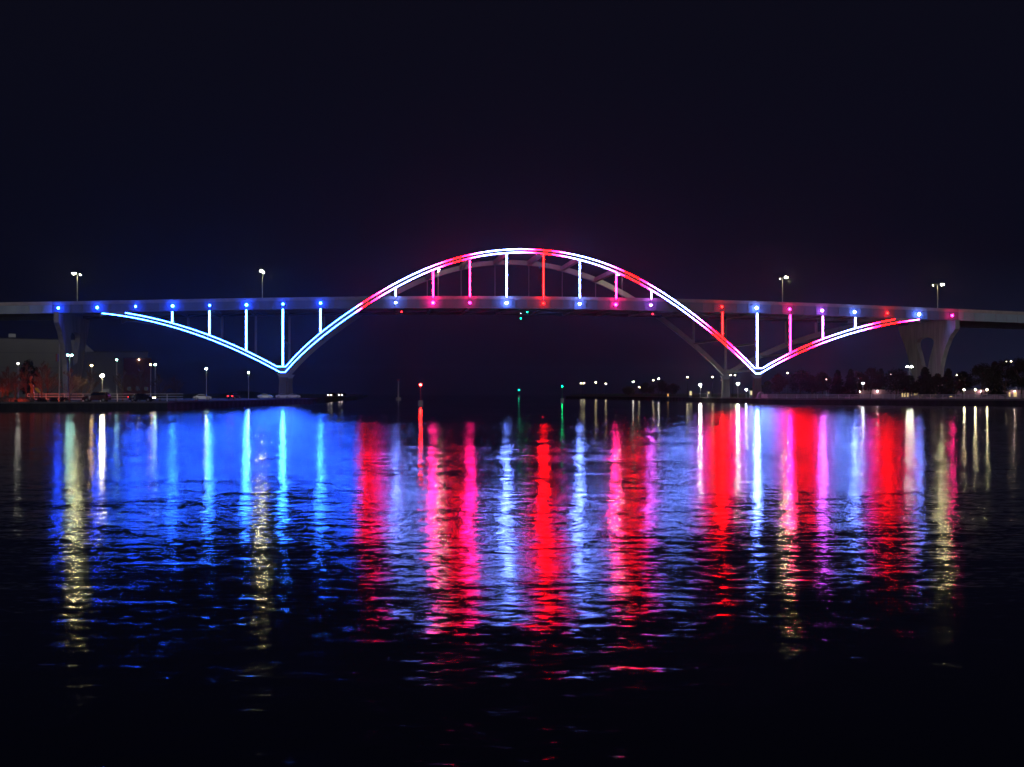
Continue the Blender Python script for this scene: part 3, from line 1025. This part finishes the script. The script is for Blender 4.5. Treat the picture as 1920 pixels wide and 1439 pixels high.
def conifer(loc, H, Wd, seed, label, group='park trees on the right bank', m='needle'):
    rnd = random.Random(seed)
    root = empty('conifer', loc, 0, label, 'tree', group)
    t = MB(); t.tube([(0, 0, -.2), (0, 0, H * .5), (0, 0, H * .97)], [.3, .18, .04], 7)
    t.build('trunk', M['bark'], root)
    c = MB()
    z = H * .14
    while z < H * .98:
        f = 1 - (z / H)
        rad = Wd * .5 * (f ** .8) * rnd.uniform(.75, 1.1) + .15
        nbr = 9
        for k in range(nbr):
            a = rnd.uniform(0, 6.28)
            L = rad * rnd.uniform(.7, 1.12)
            for j in range(12):
                s = (j + rnd.random()) / 12
                p = Vector((math.cos(a) * L * s, math.sin(a) * L * s, z - L * s * .22 + rnd.uniform(-.12, .12)))
                leaves(c, [p], 4, .35, .26, rnd)
        z += H * .035
    c.build('crown', M[m], root)
    return root

def G(px, Y):       # ground point below photo column px at depth Y
    p = at_depth(px, 740, Y)
    return Vector((p.x, p.y, LAND))
def Hm(py, Y):      # height above the land of photo row py at depth Y
    return at_depth(960, py, Y).z - LAND

rt = [(1462, 703, 30, 500, 'round', 'leafred', 'leftmost reddish park tree, just right of the main pier knuckle'),
      (1500, 694, 46, 500, 'round', 'leaf', 'broad dark round tree second from the left in the park row'),
      (1543, 699, 36, 500, 'round', 'leaf', 'dark tree between two lamps in the park row'),
      (1571, 693, 30, 495, 'con', None, 'pointed dark tree left of the centre of the park row'),
      (1595, 691, 32, 495, 'con', None, 'taller pointed dark tree at the centre of the park row'),
      (1632, 692, 40, 480, 'round', 'leafred', 'reddish brown tree left of the round spreading tree'),
      (1522, 705, 34, 488, 'round', 'leaf', 'lower dark tree between the two broad round trees at the left of the park row'),
      (1611, 699, 34, 490, 'round', 'leaf', 'dark tree just left of the reddish brown tree'),
      (1708, 706, 30, 470, 'round', 'leaf', 'low dark tree under the tall twin-headed lamp'),
      (1758, 702, 30, 470, 'round', 'leaf', 'low dark tree between the two pointed trees before the right concrete pier'),
      (1652, 690, 22, 520, 'con', None, 'slim dark tree behind the reddish brown tree'),
      (1680, 697, 58, 455, 'round', 'leaf', 'spreading round tree with a forked trunk'),
      (1735, 687, 50, 455, 'con', None, 'broad pointed tree in front of the far leg of the right concrete pier'),
      (1778, 690, 34, 455, 'con', None, 'slim pointed tree in front of the near leg of the right concrete pier'),
      (1806, 699, 38, 460, 'round', 'leaf', 'low dark tree right of the right concrete pier'),
      (1840, 682, 44, 450, 'round', 'leaf', 'tall dark tree above the promenade lamps'),
      (1865, 676, 40, 460, 'con', None, 'tall pointed tree fourth from the right edge'),
      (1885, 674, 44, 450, 'round', 'leaf', 'tall dark tree second from the right edge'),
      (1915, 671, 48, 445, 'round', 'leaf', 'tallest dark tree cut by the right edge')]
for k, (px, py, wpx, Y, kind, m, lab) in enumerate(rt):
    H, Wd = Hm(py, Y), 1.25 * wpx * Y / F
    if kind == 'round':
        round_tree(G(px, Y), H, Wd, 100 + k, lab, m, twin=(px == 1680))
    else:
        conifer(G(px, Y), H, Wd * 1.1, 100 + k, lab)
# far dark trees of the right bank
for k, (px, py, wpx, Y) in enumerate([(1178, 727, 30, 1000), (1212, 719, 36, 900), (1240, 716, 34, 850), (1262, 722, 32, 820), (1425, 724, 34, 640), (1440, 716, 30, 600)]):
    labs = ['low dark tree at the left end of the far right bank', 'dark tree below the close pair of lamps', 'wide dark tree right of the close pair of lamps', 'dark tree left of the tall bent-arm lamp', 'low dark tree below the right main pier knuckle', 'dark tree between the main pier knuckle and the reddish park tree']
    round_tree(G(px, Y), Hm(py, Y), wpx * Y / F, 300 + k, labs[k], group='dark trees on the far right bank')

lt = [(3, 700, 312, 'twig', None, 'red-lit bare tree cut by the left edge'), (15, 690, 316, 'twig', None, 'red-lit bare tree second from the left edge'), (29, 700, 318, 'twig', None, 'slender bare tree left of the orange sculpture'),
      (50, 682, 318, 'twig', None, 'tall bare tree just left of the orange sculpture'), (78, 680, 314, 'twig', None, 'bushy bare tree right of the orange sculpture'), (90, 684, 320, 'twig', 'drygold', 'bare tree with a few gold leaves left of the banner pole'),
      (131, 696, 318, 'twig', 'drygold', 'bare tree with dry gold leaves right of the banner pole'), (152, 712, 330, 'twig', 'leafgreen', 'small half-bare tree behind the red car'),
      (168, 697, 352, 'twig', 'leafgreen', 'tree with green leaves below the amber lamp'), (230, 700, 340, 'bark', None, 'dark bare tree in front of the dark red building'), (262, 696, 344, 'bark', None, 'dark bare tree behind the black car'),
      (300, 706, 350, 'bark', None, 'dark bare tree right of the teal lamp'), (330, 708, 356, 'bark', None, 'rightmost dark bare tree of the left bank')]
for k, (px, py, Y, m, lf, lab) in enumerate(lt):
    bare_tree(G(px, Y), Hm(py, Y) * 1.06, 500 + k, lab, m=m, leaf=lf, spread=.55 if px > 100 else .36)
round_tree(G(52, 400), Hm(674, 400), 44 * 400 / F, 611, 'dark evergreen mass in front of the pale building on the left', 'needle', group='dark trees on the left bank', base=.1)

# boulders / shrubs along the left edge
def blob(name, loc, r, m, label, cat, group, seed):
    rnd = random.Random(seed)
    mb = MB(); mb.ball((0, 0, r * .3), r, 12, 8, 1.2, 1, .75)
    mb.v = [tuple(Vector(p) * rnd.uniform(.82, 1.15)) for p in mb.v]
    o = mb.build(name, m, smooth=False)
    o.location = loc
    tag(o, label, cat, group)
    return o
for k, (px, r) in enumerate([(4, 1.0), (14, 1.2), (24, 1.0), (33, .8), (42, 1.0), (54, 1.1)]):
    blob('boulder', G(px, 306), r, M['rock'], ['boulder at the left edge of the picture', 'largest boulder below the red-lit bare trees', 'boulder left of the slender bare tree', 'smallest boulder below the slender bare tree', 'boulder left of the orange sculpture', 'boulder at the foot of the orange sculpture'][k], 'boulder', 'boulders on the left quay', 700 + k)
def shrub(px, py, Y, wpx, m, label, seed):
    rnd = random.Random(seed)
    H, Wd = Hm(py, Y), wpx * Y / F
    root = empty('shrub', G(px, Y), 0, label, 'shrub', 'shrubs on the left bank')
    t = MB()
    for k in range(5):
        t.tube([(0, 0, -.1), (rnd.uniform(-.3, .3) * Wd, rnd.uniform(-.3, .3), H * .8)], [.05, .02], 4)
    t.build('stem', M['bark'], root)
    c = MB(); leaves(c, [Vector((rnd.uniform(-.32, .32) * Wd, rnd.uniform(-.3, .3) * Wd, rnd.uniform(.25, .75) * H)) for _ in range(10)], 60, Wd * .22, .13, rnd)
    c.build('foliage', M[m], root)
shrub(15, 728, 345, 22, 'leafgreen', 'green shrub behind the boulders at the left edge', 41)
shrub(120, 745, 308, 20, 'leafred', 'low reddish shrub right of the banner pole', 42)
shrub(100, 746, 308, 18, 'leafred', 'low reddish shrub left of the banner pole', 43)
shrub(78, 746, 308, 18, 'leafred', 'low reddish shrub below the yellow leaf-shaped sculpture', 44)

# orange sculpture, yellow sculpture
Y = 309
sc_root = empty('abstract_sculpture', G(58, Y), 0, 'tall bright orange abstract sculpture of stacked curved pieces', 'sculpture')
def sp(px, py): 
    p = at_depth(px, py, Y) - G(58, Y)
    return (p.x, p.z)
def plate(pts, th, m, name, parent):
    mb = MB()
    o = [sp(*q) for q in pts]
    mb.prism(o, lambda x, z: (x, -th, z), lambda x, z: (x, th, z))
    return mb.build(name, m, parent)
plate([(57.5, 712), (56.5, 709), (58, 706.5), (60, 705.5), (60.5, 708), (59, 711.5), (57, 713.5), (55.5, 712)], .25, M['orange'], 'top_piece', sc_root)
plate([(55.5, 719.5), (59, 719.5), (62, 722), (63.3, 726), (61, 728.5), (58.5, 727.5), (57.5, 723.5), (55.5, 721.5)], .35, M['orange'], 'middle_piece', sc_root)
plate([(59, 728), (62, 728.5), (63, 734), (64, 740), (64, 754), (62.4, 754), (62, 742), (60.5, 736)], .3, M['orange'], 'leg', sc_root)
plate([(59, 728.5), (60.2, 729), (58.6, 740), (58.5, 754), (57.3, 754), (57.6, 740)], .3, M['orange'], 'leg', sc_root)
mb = MB(); mb.tube([(*[sp(59, 711)[0]], 0, sp(59, 711)[1]), (sp(57.5, 716)[0], 0, sp(57.5, 716)[1]), (sp(58.5, 720)[0], 0, sp(58.5, 720)[1])], .07, 6); mb.build('rod', M['orange'], sc_root)
ys = empty('abstract_sculpture', G(71, 309), 0, 'yellow leaf-shaped sculpture leaning beside the orange one', 'sculpture')
def sp2(px, py):
    p = at_depth(px, py, 309) - G(71, 309)
    return (p.x, p.z)
mb = MB(); mb.prism([sp2(*q) for q in [(66, 728), (69, 727.5), (73, 731), (75.5, 735.5), (75, 737.5), (72, 736.5), (68.5, 733), (66, 730)]], lambda x, z: (x, -.22, z), lambda x, z: (x, .22, z)); mb.build('leaf_blade', M['yellow'], ys)
mb = MB(); mb.tube([(sp2(72, 735)[0], 0, 0), (sp2(72, 735)[0], 0, sp2(72, 735)[1])], .08, 6); mb.build('post', M['darkmetal'], ys)

# banner pole
p = G(111, 310)
bp = empty('banner_pole', p, 0, 'tall slender pole with a red and a blue banner left of the twin teal lamp', 'pole')
mb = MB(); mb.tube([(0, 0, 0), (0, 0, Hm(645, 310))], [.16, .09], 8); mb.build('pole', M['galv'], bp)
za, zb_ = Hm(678, 310), Hm(664, 310)
mb = MB(); mb.box((-.85, -.03, za), (-.42, .03, zb_)); mb.build('banner', M['bannerred'], bp)['label'] = 'red banner'
mb = MB(); mb.box((-.40, -.03, za), (-.14, .03, zb_)); mb.build('banner', M['bannerblue'], bp)['label'] = 'blue banner'

# added lights for the red glow on the left-edge trees; real source unseen
RED = glow('added_red_glow', (1, .07, .02), 260)
for k, px in enumerate((7, 44, 30, 86)):
    q = G(px, (308.6, 309.5, 303.2, 308.8)[k])
    r_ = empty('added_floodlight', q, 0, ['added red ground floodlight among the boulders at the left edge', 'added red ground floodlight at the foot of the orange sculpture', 'added red ground floodlight on the quay edge in front of the boulders', 'added red ground floodlight left of the banner pole'][k], 'floodlight', 'added red ground floodlights')
    mb = MB(); mb.box((-.35, -.12, .02), (.35, .1, .5)); mb.box((-.1, -.1, -.05), (.1, .1, .02)); mb.build('housing', M['darkmetal'], r_)
    sz = .55 if k == 2 else 1.0
    mb = MB(); mb.v = [(-.3 * sz, .16, .06), (.3 * sz, .16, .06), (.3 * sz, .102, .06 + .4 * sz), (-.3 * sz, .102, .06 + .4 * sz)]; mb.f = [(0, 3, 2, 1)]
    mb.build('lens', RED, r_)

# cars ---------------------------------------------------------------
def car(loc, heading, paint, label, s=1.25, group='cars on the left bank road', suv=False, head=True, tail=True, tail_on=8, head_on=8):
    root = empty('parked_car', loc, heading, label, 'car', group)
    root.scale = (s, s, s)
    hgt = 1.72 if suv else 1.45
    prof = [(-2.2, .35), (-2.25, .75), (-2.1, .98), (-1.55, 1.05), (-.95, hgt - .05), (-.3, hgt), (.45, hgt - .04), (1.15, 1.02), (2.0, .88), (2.22, .68), (2.2, .35), (1.85, .3), (1.75, .55), (1.4, .68), (1.05, .55), (.95, .3), (-.95, .3), (-1.05, .55), (-1.4, .68), (-1.75, .55), (-1.85, .3)]
    if suv:
        prof[2] = (-2.15, 1.15); prof[3] = (-2.0, 1.35); prof[4] = (-1.75, hgt - .05)
    bm = bmesh.new()
    rings = []
    for y, inset in ((-.88, .10), (-.8, 0), (.8, 0), (.88, .10)):
        r_ = []
        for x, z in prof:
            top = max(0, (z - 1.0)) * .35
            yy = math.copysign(abs(y) - top, y)
            r_.append(bm.verts.new((x * (1 - inset * .1), yy, z - (inset * .25 if z > .9 else 0))))
        rings.append(r_)
    for a, b in zip(rings[:-1], rings[1:]):
        for i in range(len(prof)):
            j = (i + 1) % len(prof)
            bm.faces.new((a[i], a[j], b[j], b[i]))
    bm.faces.new(rings[0]); bm.faces.new(list(reversed(rings[-1])))
    bmesh.ops.triangulate(bm, faces=[f for f in bm.faces if len(f.verts) > 4])
    bmesh.ops.recalc_face_normals(bm, faces=bm.faces)
    me = bpy.data.meshes.new('body'); bm.to_mesh(me); bm.free(); me.materials.append(paint)
    o = bpy.data.objects.new('body', me); COL.objects.link(o); o.parent = root
    for sgn in (-1, 1):
        g = MB()
        q = [(-1.35, 1.06), (-.85, hgt - .14), (.42, hgt - .14), (.98, 1.04)] if not suv else [(-1.85, 1.2), (-1.6, hgt - .16), (.42, hgt - .14), (.98, 1.06)]
        yo = lambda z, e: sgn * (.88 - max(0, z - 1.0) * .35 + e)
        g.prism(q, lambda x, z: (x, yo(z, .0), z), lambda x, z: (x, yo(z, .015), z))
        g.build('side_window', M['glass'], root)
    for x in (-1.4, 1.4):
        for sgn in (-1, 1):
            g = MB(); g.tube([(x, sgn * .68, .33), (x, sgn * .9, .33)], .33, 14)
            wh = g.build('wheel', M['tyre'], root)
            g = MB(); g.tube([(x, sgn * .9, .33), (x, sgn * .915, .33)], .2, 10); g.build('rim', M['rim'], wh)
    for sgn in (-1, 1):
        g = MB(); g.box((2.17, sgn * .55 - .17, .62), (2.25, sgn * .55 + .17, .78))
        g.build('headlight', glow('headlight_on', (1, .85, .6), 22) if head else M['glass'], root)
        g = MB(); g.box((-2.28, sgn * .6 - .17, .72), (-2.2, sgn * .6 + .17, .9))
        g.build('tail_light', glow('tail_light_on', (1, .02, .02), 12) if tail else M['bannerred'], root)
    return root
car(G(181, 312), R(180), M['carred'], 'dark red car beside the brightest lamp on the left bank', 1.42, head=False, tail=False, suv=True)
car(G(266, 322), R(-2), M['carblack'], 'black car with a lit headlight on the left bank', 1.38)
car(G(380, 380), R(8), M['carsilver'], 'silver car below the greenish white lamp', 1.2, head=False, tail=False)
car(G(439, 430), R(75), M['carblack'], 'black car seen from behind with glowing red tail lights', 1.3)
car(G(497, 470), R(15), M['carsilver'], 'silver car just left of the left main pier', 1.2, head=False, tail=False)
car(G(530, 490), R(15), M['carwhite'], 'white car at the foot of the left main pier', 1.2, head=False, tail=False)
car(G(550, 500), R(15), M['carwhite'], 'white car just right of the left main pier', 1.2, head=False, tail=False)
car(G(622, 640), R(-100), M['carblack'], 'left car of a pair driving towards the camera with bright headlights', 1.4)
car(G(642, 660), R(-100), M['carblack'], 'right car of a pair driving towards the camera with bright headlights', 1.4)

# embankment on the left bank
mb = MB()
a0, a1 = G(395, 560), G(520, 560)
N = 24
for i in range(N + 1):
    t = i / N
    x = a0.x + (a1.x - a0.x) * t
    hh = 2.8 * math.sin(math.pi * t ** .7) ** .8 + .02
    for k, (dy, f) in enumerate(((-22, 0), (-10, .6), (0, 1), (14, .8), (30, 0))):
        mb.v.append((x + dy * .1, 575 + dy, LAND - .05 + hh * f))
for i in range(N):
    for k in range(4):
        b = i * 5 + k
        mb.f.append((b, b + 5, b + 6, b + 1))
tag(mb.build('embankment', M['grass'], smooth=True), 'low grassy embankment behind the left main pier', kind='structure')

# buildings ----------------------------------------------------------
def building(name, px0, px1, py_top, Y, depth, m, label, chamfer=0, roofm='roof', bands=0, py_top1=None, rz=0.0):
    a, b = at_depth(px0, 740, Y), at_depth(px1, 740, Y)
    H0 = Hm(py_top, Y); H1 = Hm(py_top1, Y) if py_top1 else H0
    root = empty(name, ((a.x + b.x) / 2, Y, LAND), rz, label, 'building')
    w = (b.x - a.x) / 2 / math.cos(rz)
    mb = MB()
    out = [(-w, 0), (w, 0), (w, H1 - chamfer), (w - chamfer * .8, H1 - chamfer * .25), (w - chamfer * 1.3, H1), (-w, H0)] if chamfer else [(-w, 0), (w, 0), (w, H1), (-w, H0)]
    mb.prism(out, lambda x, z: (x, 0, z), lambda x, z: (x, depth, z))
    wall = mb.build('wall', m, root)
    rf = MB()
    n = 1.3 * chamfer
    rf.beam((-w - .2, depth / 2, H0 + .18), (w - n + (.2 if not chamfer else 0), depth / 2, H1 + .18), depth + .5, .3)
    rf.build('roof', M[roofm], root)
    for k in range(bands):
        bnd = MB()
        z = H0 * (k + 1) / (bands + 1)
        bnd.box((-w + .1, -.08, z), (w - chamfer * 0 - .1, -.003, z + .18))
        bnd.build('cladding_joint', M['cladding_dark'], root)
    return root, w, H0
b1, w1, h1 = building('exhibition_hall', -120, 168, 634, 575, 60, M['cladding'], 'large pale hall with a chamfered right end behind the left concrete pier', 7, bands=3, py_top1=637, rz=R(21))
mb = MB(); mb.box((w1 * (-.05), 2, h1 + .35), (w1 * (-.05) + 3, 5, h1 + 1.9)); mb.build('roof_vent', M['galv'], b1)
mb = MB()
a = at_depth(12, 720, 470); b = at_depth(100, 720, 470)
b2, w2, h2 = building('warehouse', 150, 272, 662, 560, 40, M['cladding_dark'], 'long low grey building right of the pale hall', 0, py_top1=660.5, bands=2, rz=R(17))
b3, w3, h3 = building('brick_building', 234, 282, 672, 545, 16, M['brick'], 'dark red building at the right end of the grey one', 0, rz=R(17))
for k in range(3):
    mb = MB(); x = -w3 * .6 + k * w3 * .6
    mb.box((x - .8, -.06, 3.0), (x + .8, -.004, 4.6)); f = mb.build('window', M['glass'], b3)
mb = MB(); mb.ball((w3 * .1, -.35, h3 - .6), .22, 8, 5, 1, 1, .6)
mb.build('wall_lamp', glow('wall_lamp_glow', (1, .9, .7), 50), b3)
for bb, w_, hh in ((b1, w1, 4), (b2, w2, 4)):
    mb = MB(); mb.box((-w_ * .2 - 1.5, -.06, .05), (-w_ * .2 + 1.5, -.004, 3.6)); mb.build('loading_door', M['galv'], bb)

# low mauve pavilion behind the right fence with lit window posts
b4, w4, h4 = building('pavilion', 1600, 1760, 731.5, 500, 12, M['mauve'], 'low mauve park pavilion with lit narrow windows behind the round tree', 0)
WIN = glow('pavilion_window_glow', (1, .72, .3), 1.0, False)
for px in (1692, 1696.5, 1702, 1708, 1715, 1719.5, 1725, 1729, 1741, 1745.5, 1749, 1753):
    x = at_depth(px, 740, 500).x - b4.location.x
    mb = MB(); mb.box((x - .28, -.07, .5), (x + .28, -.004, 2.0)); mb.build('lit_window', WIN, b4)
b5, w5, h5 = building('pavilion', 1764, 1935, 732, 500, 12, M['mauve'], 'low mauve park wall building behind the promenade lamps at the right edge', 0)
for px in (1782, 1785, 1893, 1902, 1905):
    x = at_depth(px, 740, 500).x - b5.location.x
    mb = MB(); mb.box((x - .3, -.07, .6), (x + .3, -.004, 2.4)); mb.build('lit_window', WIN, b5)
PWL = glow('pavilion_added_glow', (1, .72, .62), 150)  # wall lamps added to brighten the mauve walls
for bb, w_, pxs in ((b4, w4, (1611, 1644, 1733)), (b5, w5, (1781, 1838, 1901))):
    for px in pxs:
        x = at_depth(px, 740, 500).x - bb.location.x
        mb = MB(); mb.tube([(x, 0, 2.75), (x, -.9, 2.85)], .04, 5); arm_ = mb.build('wall_lamp', M['darkmetal'], bb)
        mb = MB(); mb.ball((x, -.9, 2.7), .14, 7, 4); mb.build('lens', PWL, arm_)
# kiosks with lit fronts
KG = glow('kiosk_glow', (1, .85, .42), .9, False)
def kiosk(px, py0, py1, wpx, Y, label, g=KG):
    root = empty('kiosk', G(px, Y), 0, label, 'kiosk', 'lit kiosks in the park')
    w = wpx * Y / F / 2
    H0, H1 = max(.4, Hm(py1, Y)), Hm(py0, Y)
    mb = MB(); mb.box((-w - .2, 0, 0), (w + .2, 1.6, H1 + .3)); mb.build('cabin', M['cladding_dark'], root)
    mb = MB(); mb.box((-w, -.06, H0), (w, -.004, H1)); mb.build('lit_panel', g, root)
    mb = MB(); mb.box((-w - .4, -.4, H1 + .31), (w + .4, 1.8, H1 + .45)); mb.build('roof', M['roof'], root)
kiosk(1295, 734, 741.5, 4, 560, 'pale yellow lit kiosk left of the bright white park lamp')
kiosk(1409, 733.5, 741, 4, 560, 'pale yellow lit kiosk right of the far pier column')
kiosk(1252.5, 739, 744, 2, 620, 'small orange-lit kiosk below the far trees', glow('kiosk_orange', (1, .5, .12), 1.2, False))
kiosk(1329, 735.5, 738.5, 2.5, 575, 'small lit kiosk right of the bright white park lamp')
# grey domed shelter
root = empty('shelter', G(1427, 505), 0, 'grey vaulted shelter on the quay below the right main pier knuckle', 'shelter')
mb = MB()
out = [(-1.4, 0), (1.3, 0), (1.2, 1.6), (.8, 2.3), (.2, 2.5), (-.5, 2.3), (-1.0, 1.6)]
mb.prism(out, lambda x, z: (x, 0, z), lambda x, z: (x, 2.4, z)); mb.build('shell', M['cladding'], root)
mb = MB(); mb.box((-.5, -.05, .02), (.3, -.003, 1.7)); mb.build('door', M['cladding_dark'], root)

# harbour beacons ------------------------------------------------------
def beacon(px, py, Y, gl, paint, label, r=.35):
    p = at_depth(px, py, Y)
    root = empty('navigation_beacon', (p.x, p.y, -.5), 0, label, 'beacon', 'navigation beacons in the harbour')
    H = p.z + .5
    mb = MB(); mb.tube([(0, 0, -1), (0, 0, 2.1)], [.9, .8], 10); mb.build('pile_base', M['concrete'], root)
    mb = MB(); mb.tube([(0, 0, 2.1), (0, 0, H - .2)], [.16, .12], 8); mb.build('mast', paint, root)
    mb = MB(); mb.ball((0, 0, H + .1), r, 8, 6); mb.build('lens', gl, root, smooth=True)
beacon(788.5, 722.5, 420, glow('beacon_red', (1, .01, .008), 300), M['buoyred'], 'beacon with a bright red light in the middle of the harbour', .36)
beacon(1054, 725, 560, glow('beacon_green', (.0, 1, .28), 38), M['buoygreen'], 'beacon with a green light left of the far right bank', .26)
beacon(973, 732, 1100, glow('beacon_green_far', (.0, 1, .4), 14), M['buoygreen'], 'tiny distant beacon with a faint green light', .5)
p = at_depth(747, 712, 700)
root = empty('navigation_beacon', (p.x, p.y, -.5), 0, 'unlit pale beacon mast left of the red beacon', 'beacon', 'navigation beacons in the harbour')
mb = MB(); mb.tube([(0, 0, -1), (0, 0, 2.0)], [1.6, 1.4], 10); mb.build('pile_base', M['concrete'], root)
mb = MB(); mb.tube([(0, 0, 2.0), (0, 0, p.z)], [.45, .3], 8); mb.build('mast', M['steel'], root)
mb = MB(); mb.box((-.6, -.1, p.z - .2), (.6, .1, p.z + .6)); mb.build('top_mark', M['buoyred'], root)

# ------------------------------------------------------------------ haze
def haze():
    m, n, l = mat('haze')
    n.clear()
    o = n.new('ShaderNodeOutputMaterial')
    v = n.new('ShaderNodeVolumePrincipled')
    v.inputs['Color'].default_value = (.9, .92, 1, 1)
    v.inputs['Density'].default_value = 0.00005
    v.inputs['Anisotropy'].default_value = 0.92
    l.new(v.outputs[0], o.inputs['Volume'])
    mb = MB(); mb.box((-2600, -80, -4), (2600, 4400, 90))
    h = mb.build('haze', m)
    tag(h, 'thin night haze glowing round the bridge lights', kind='stuff')
haze()
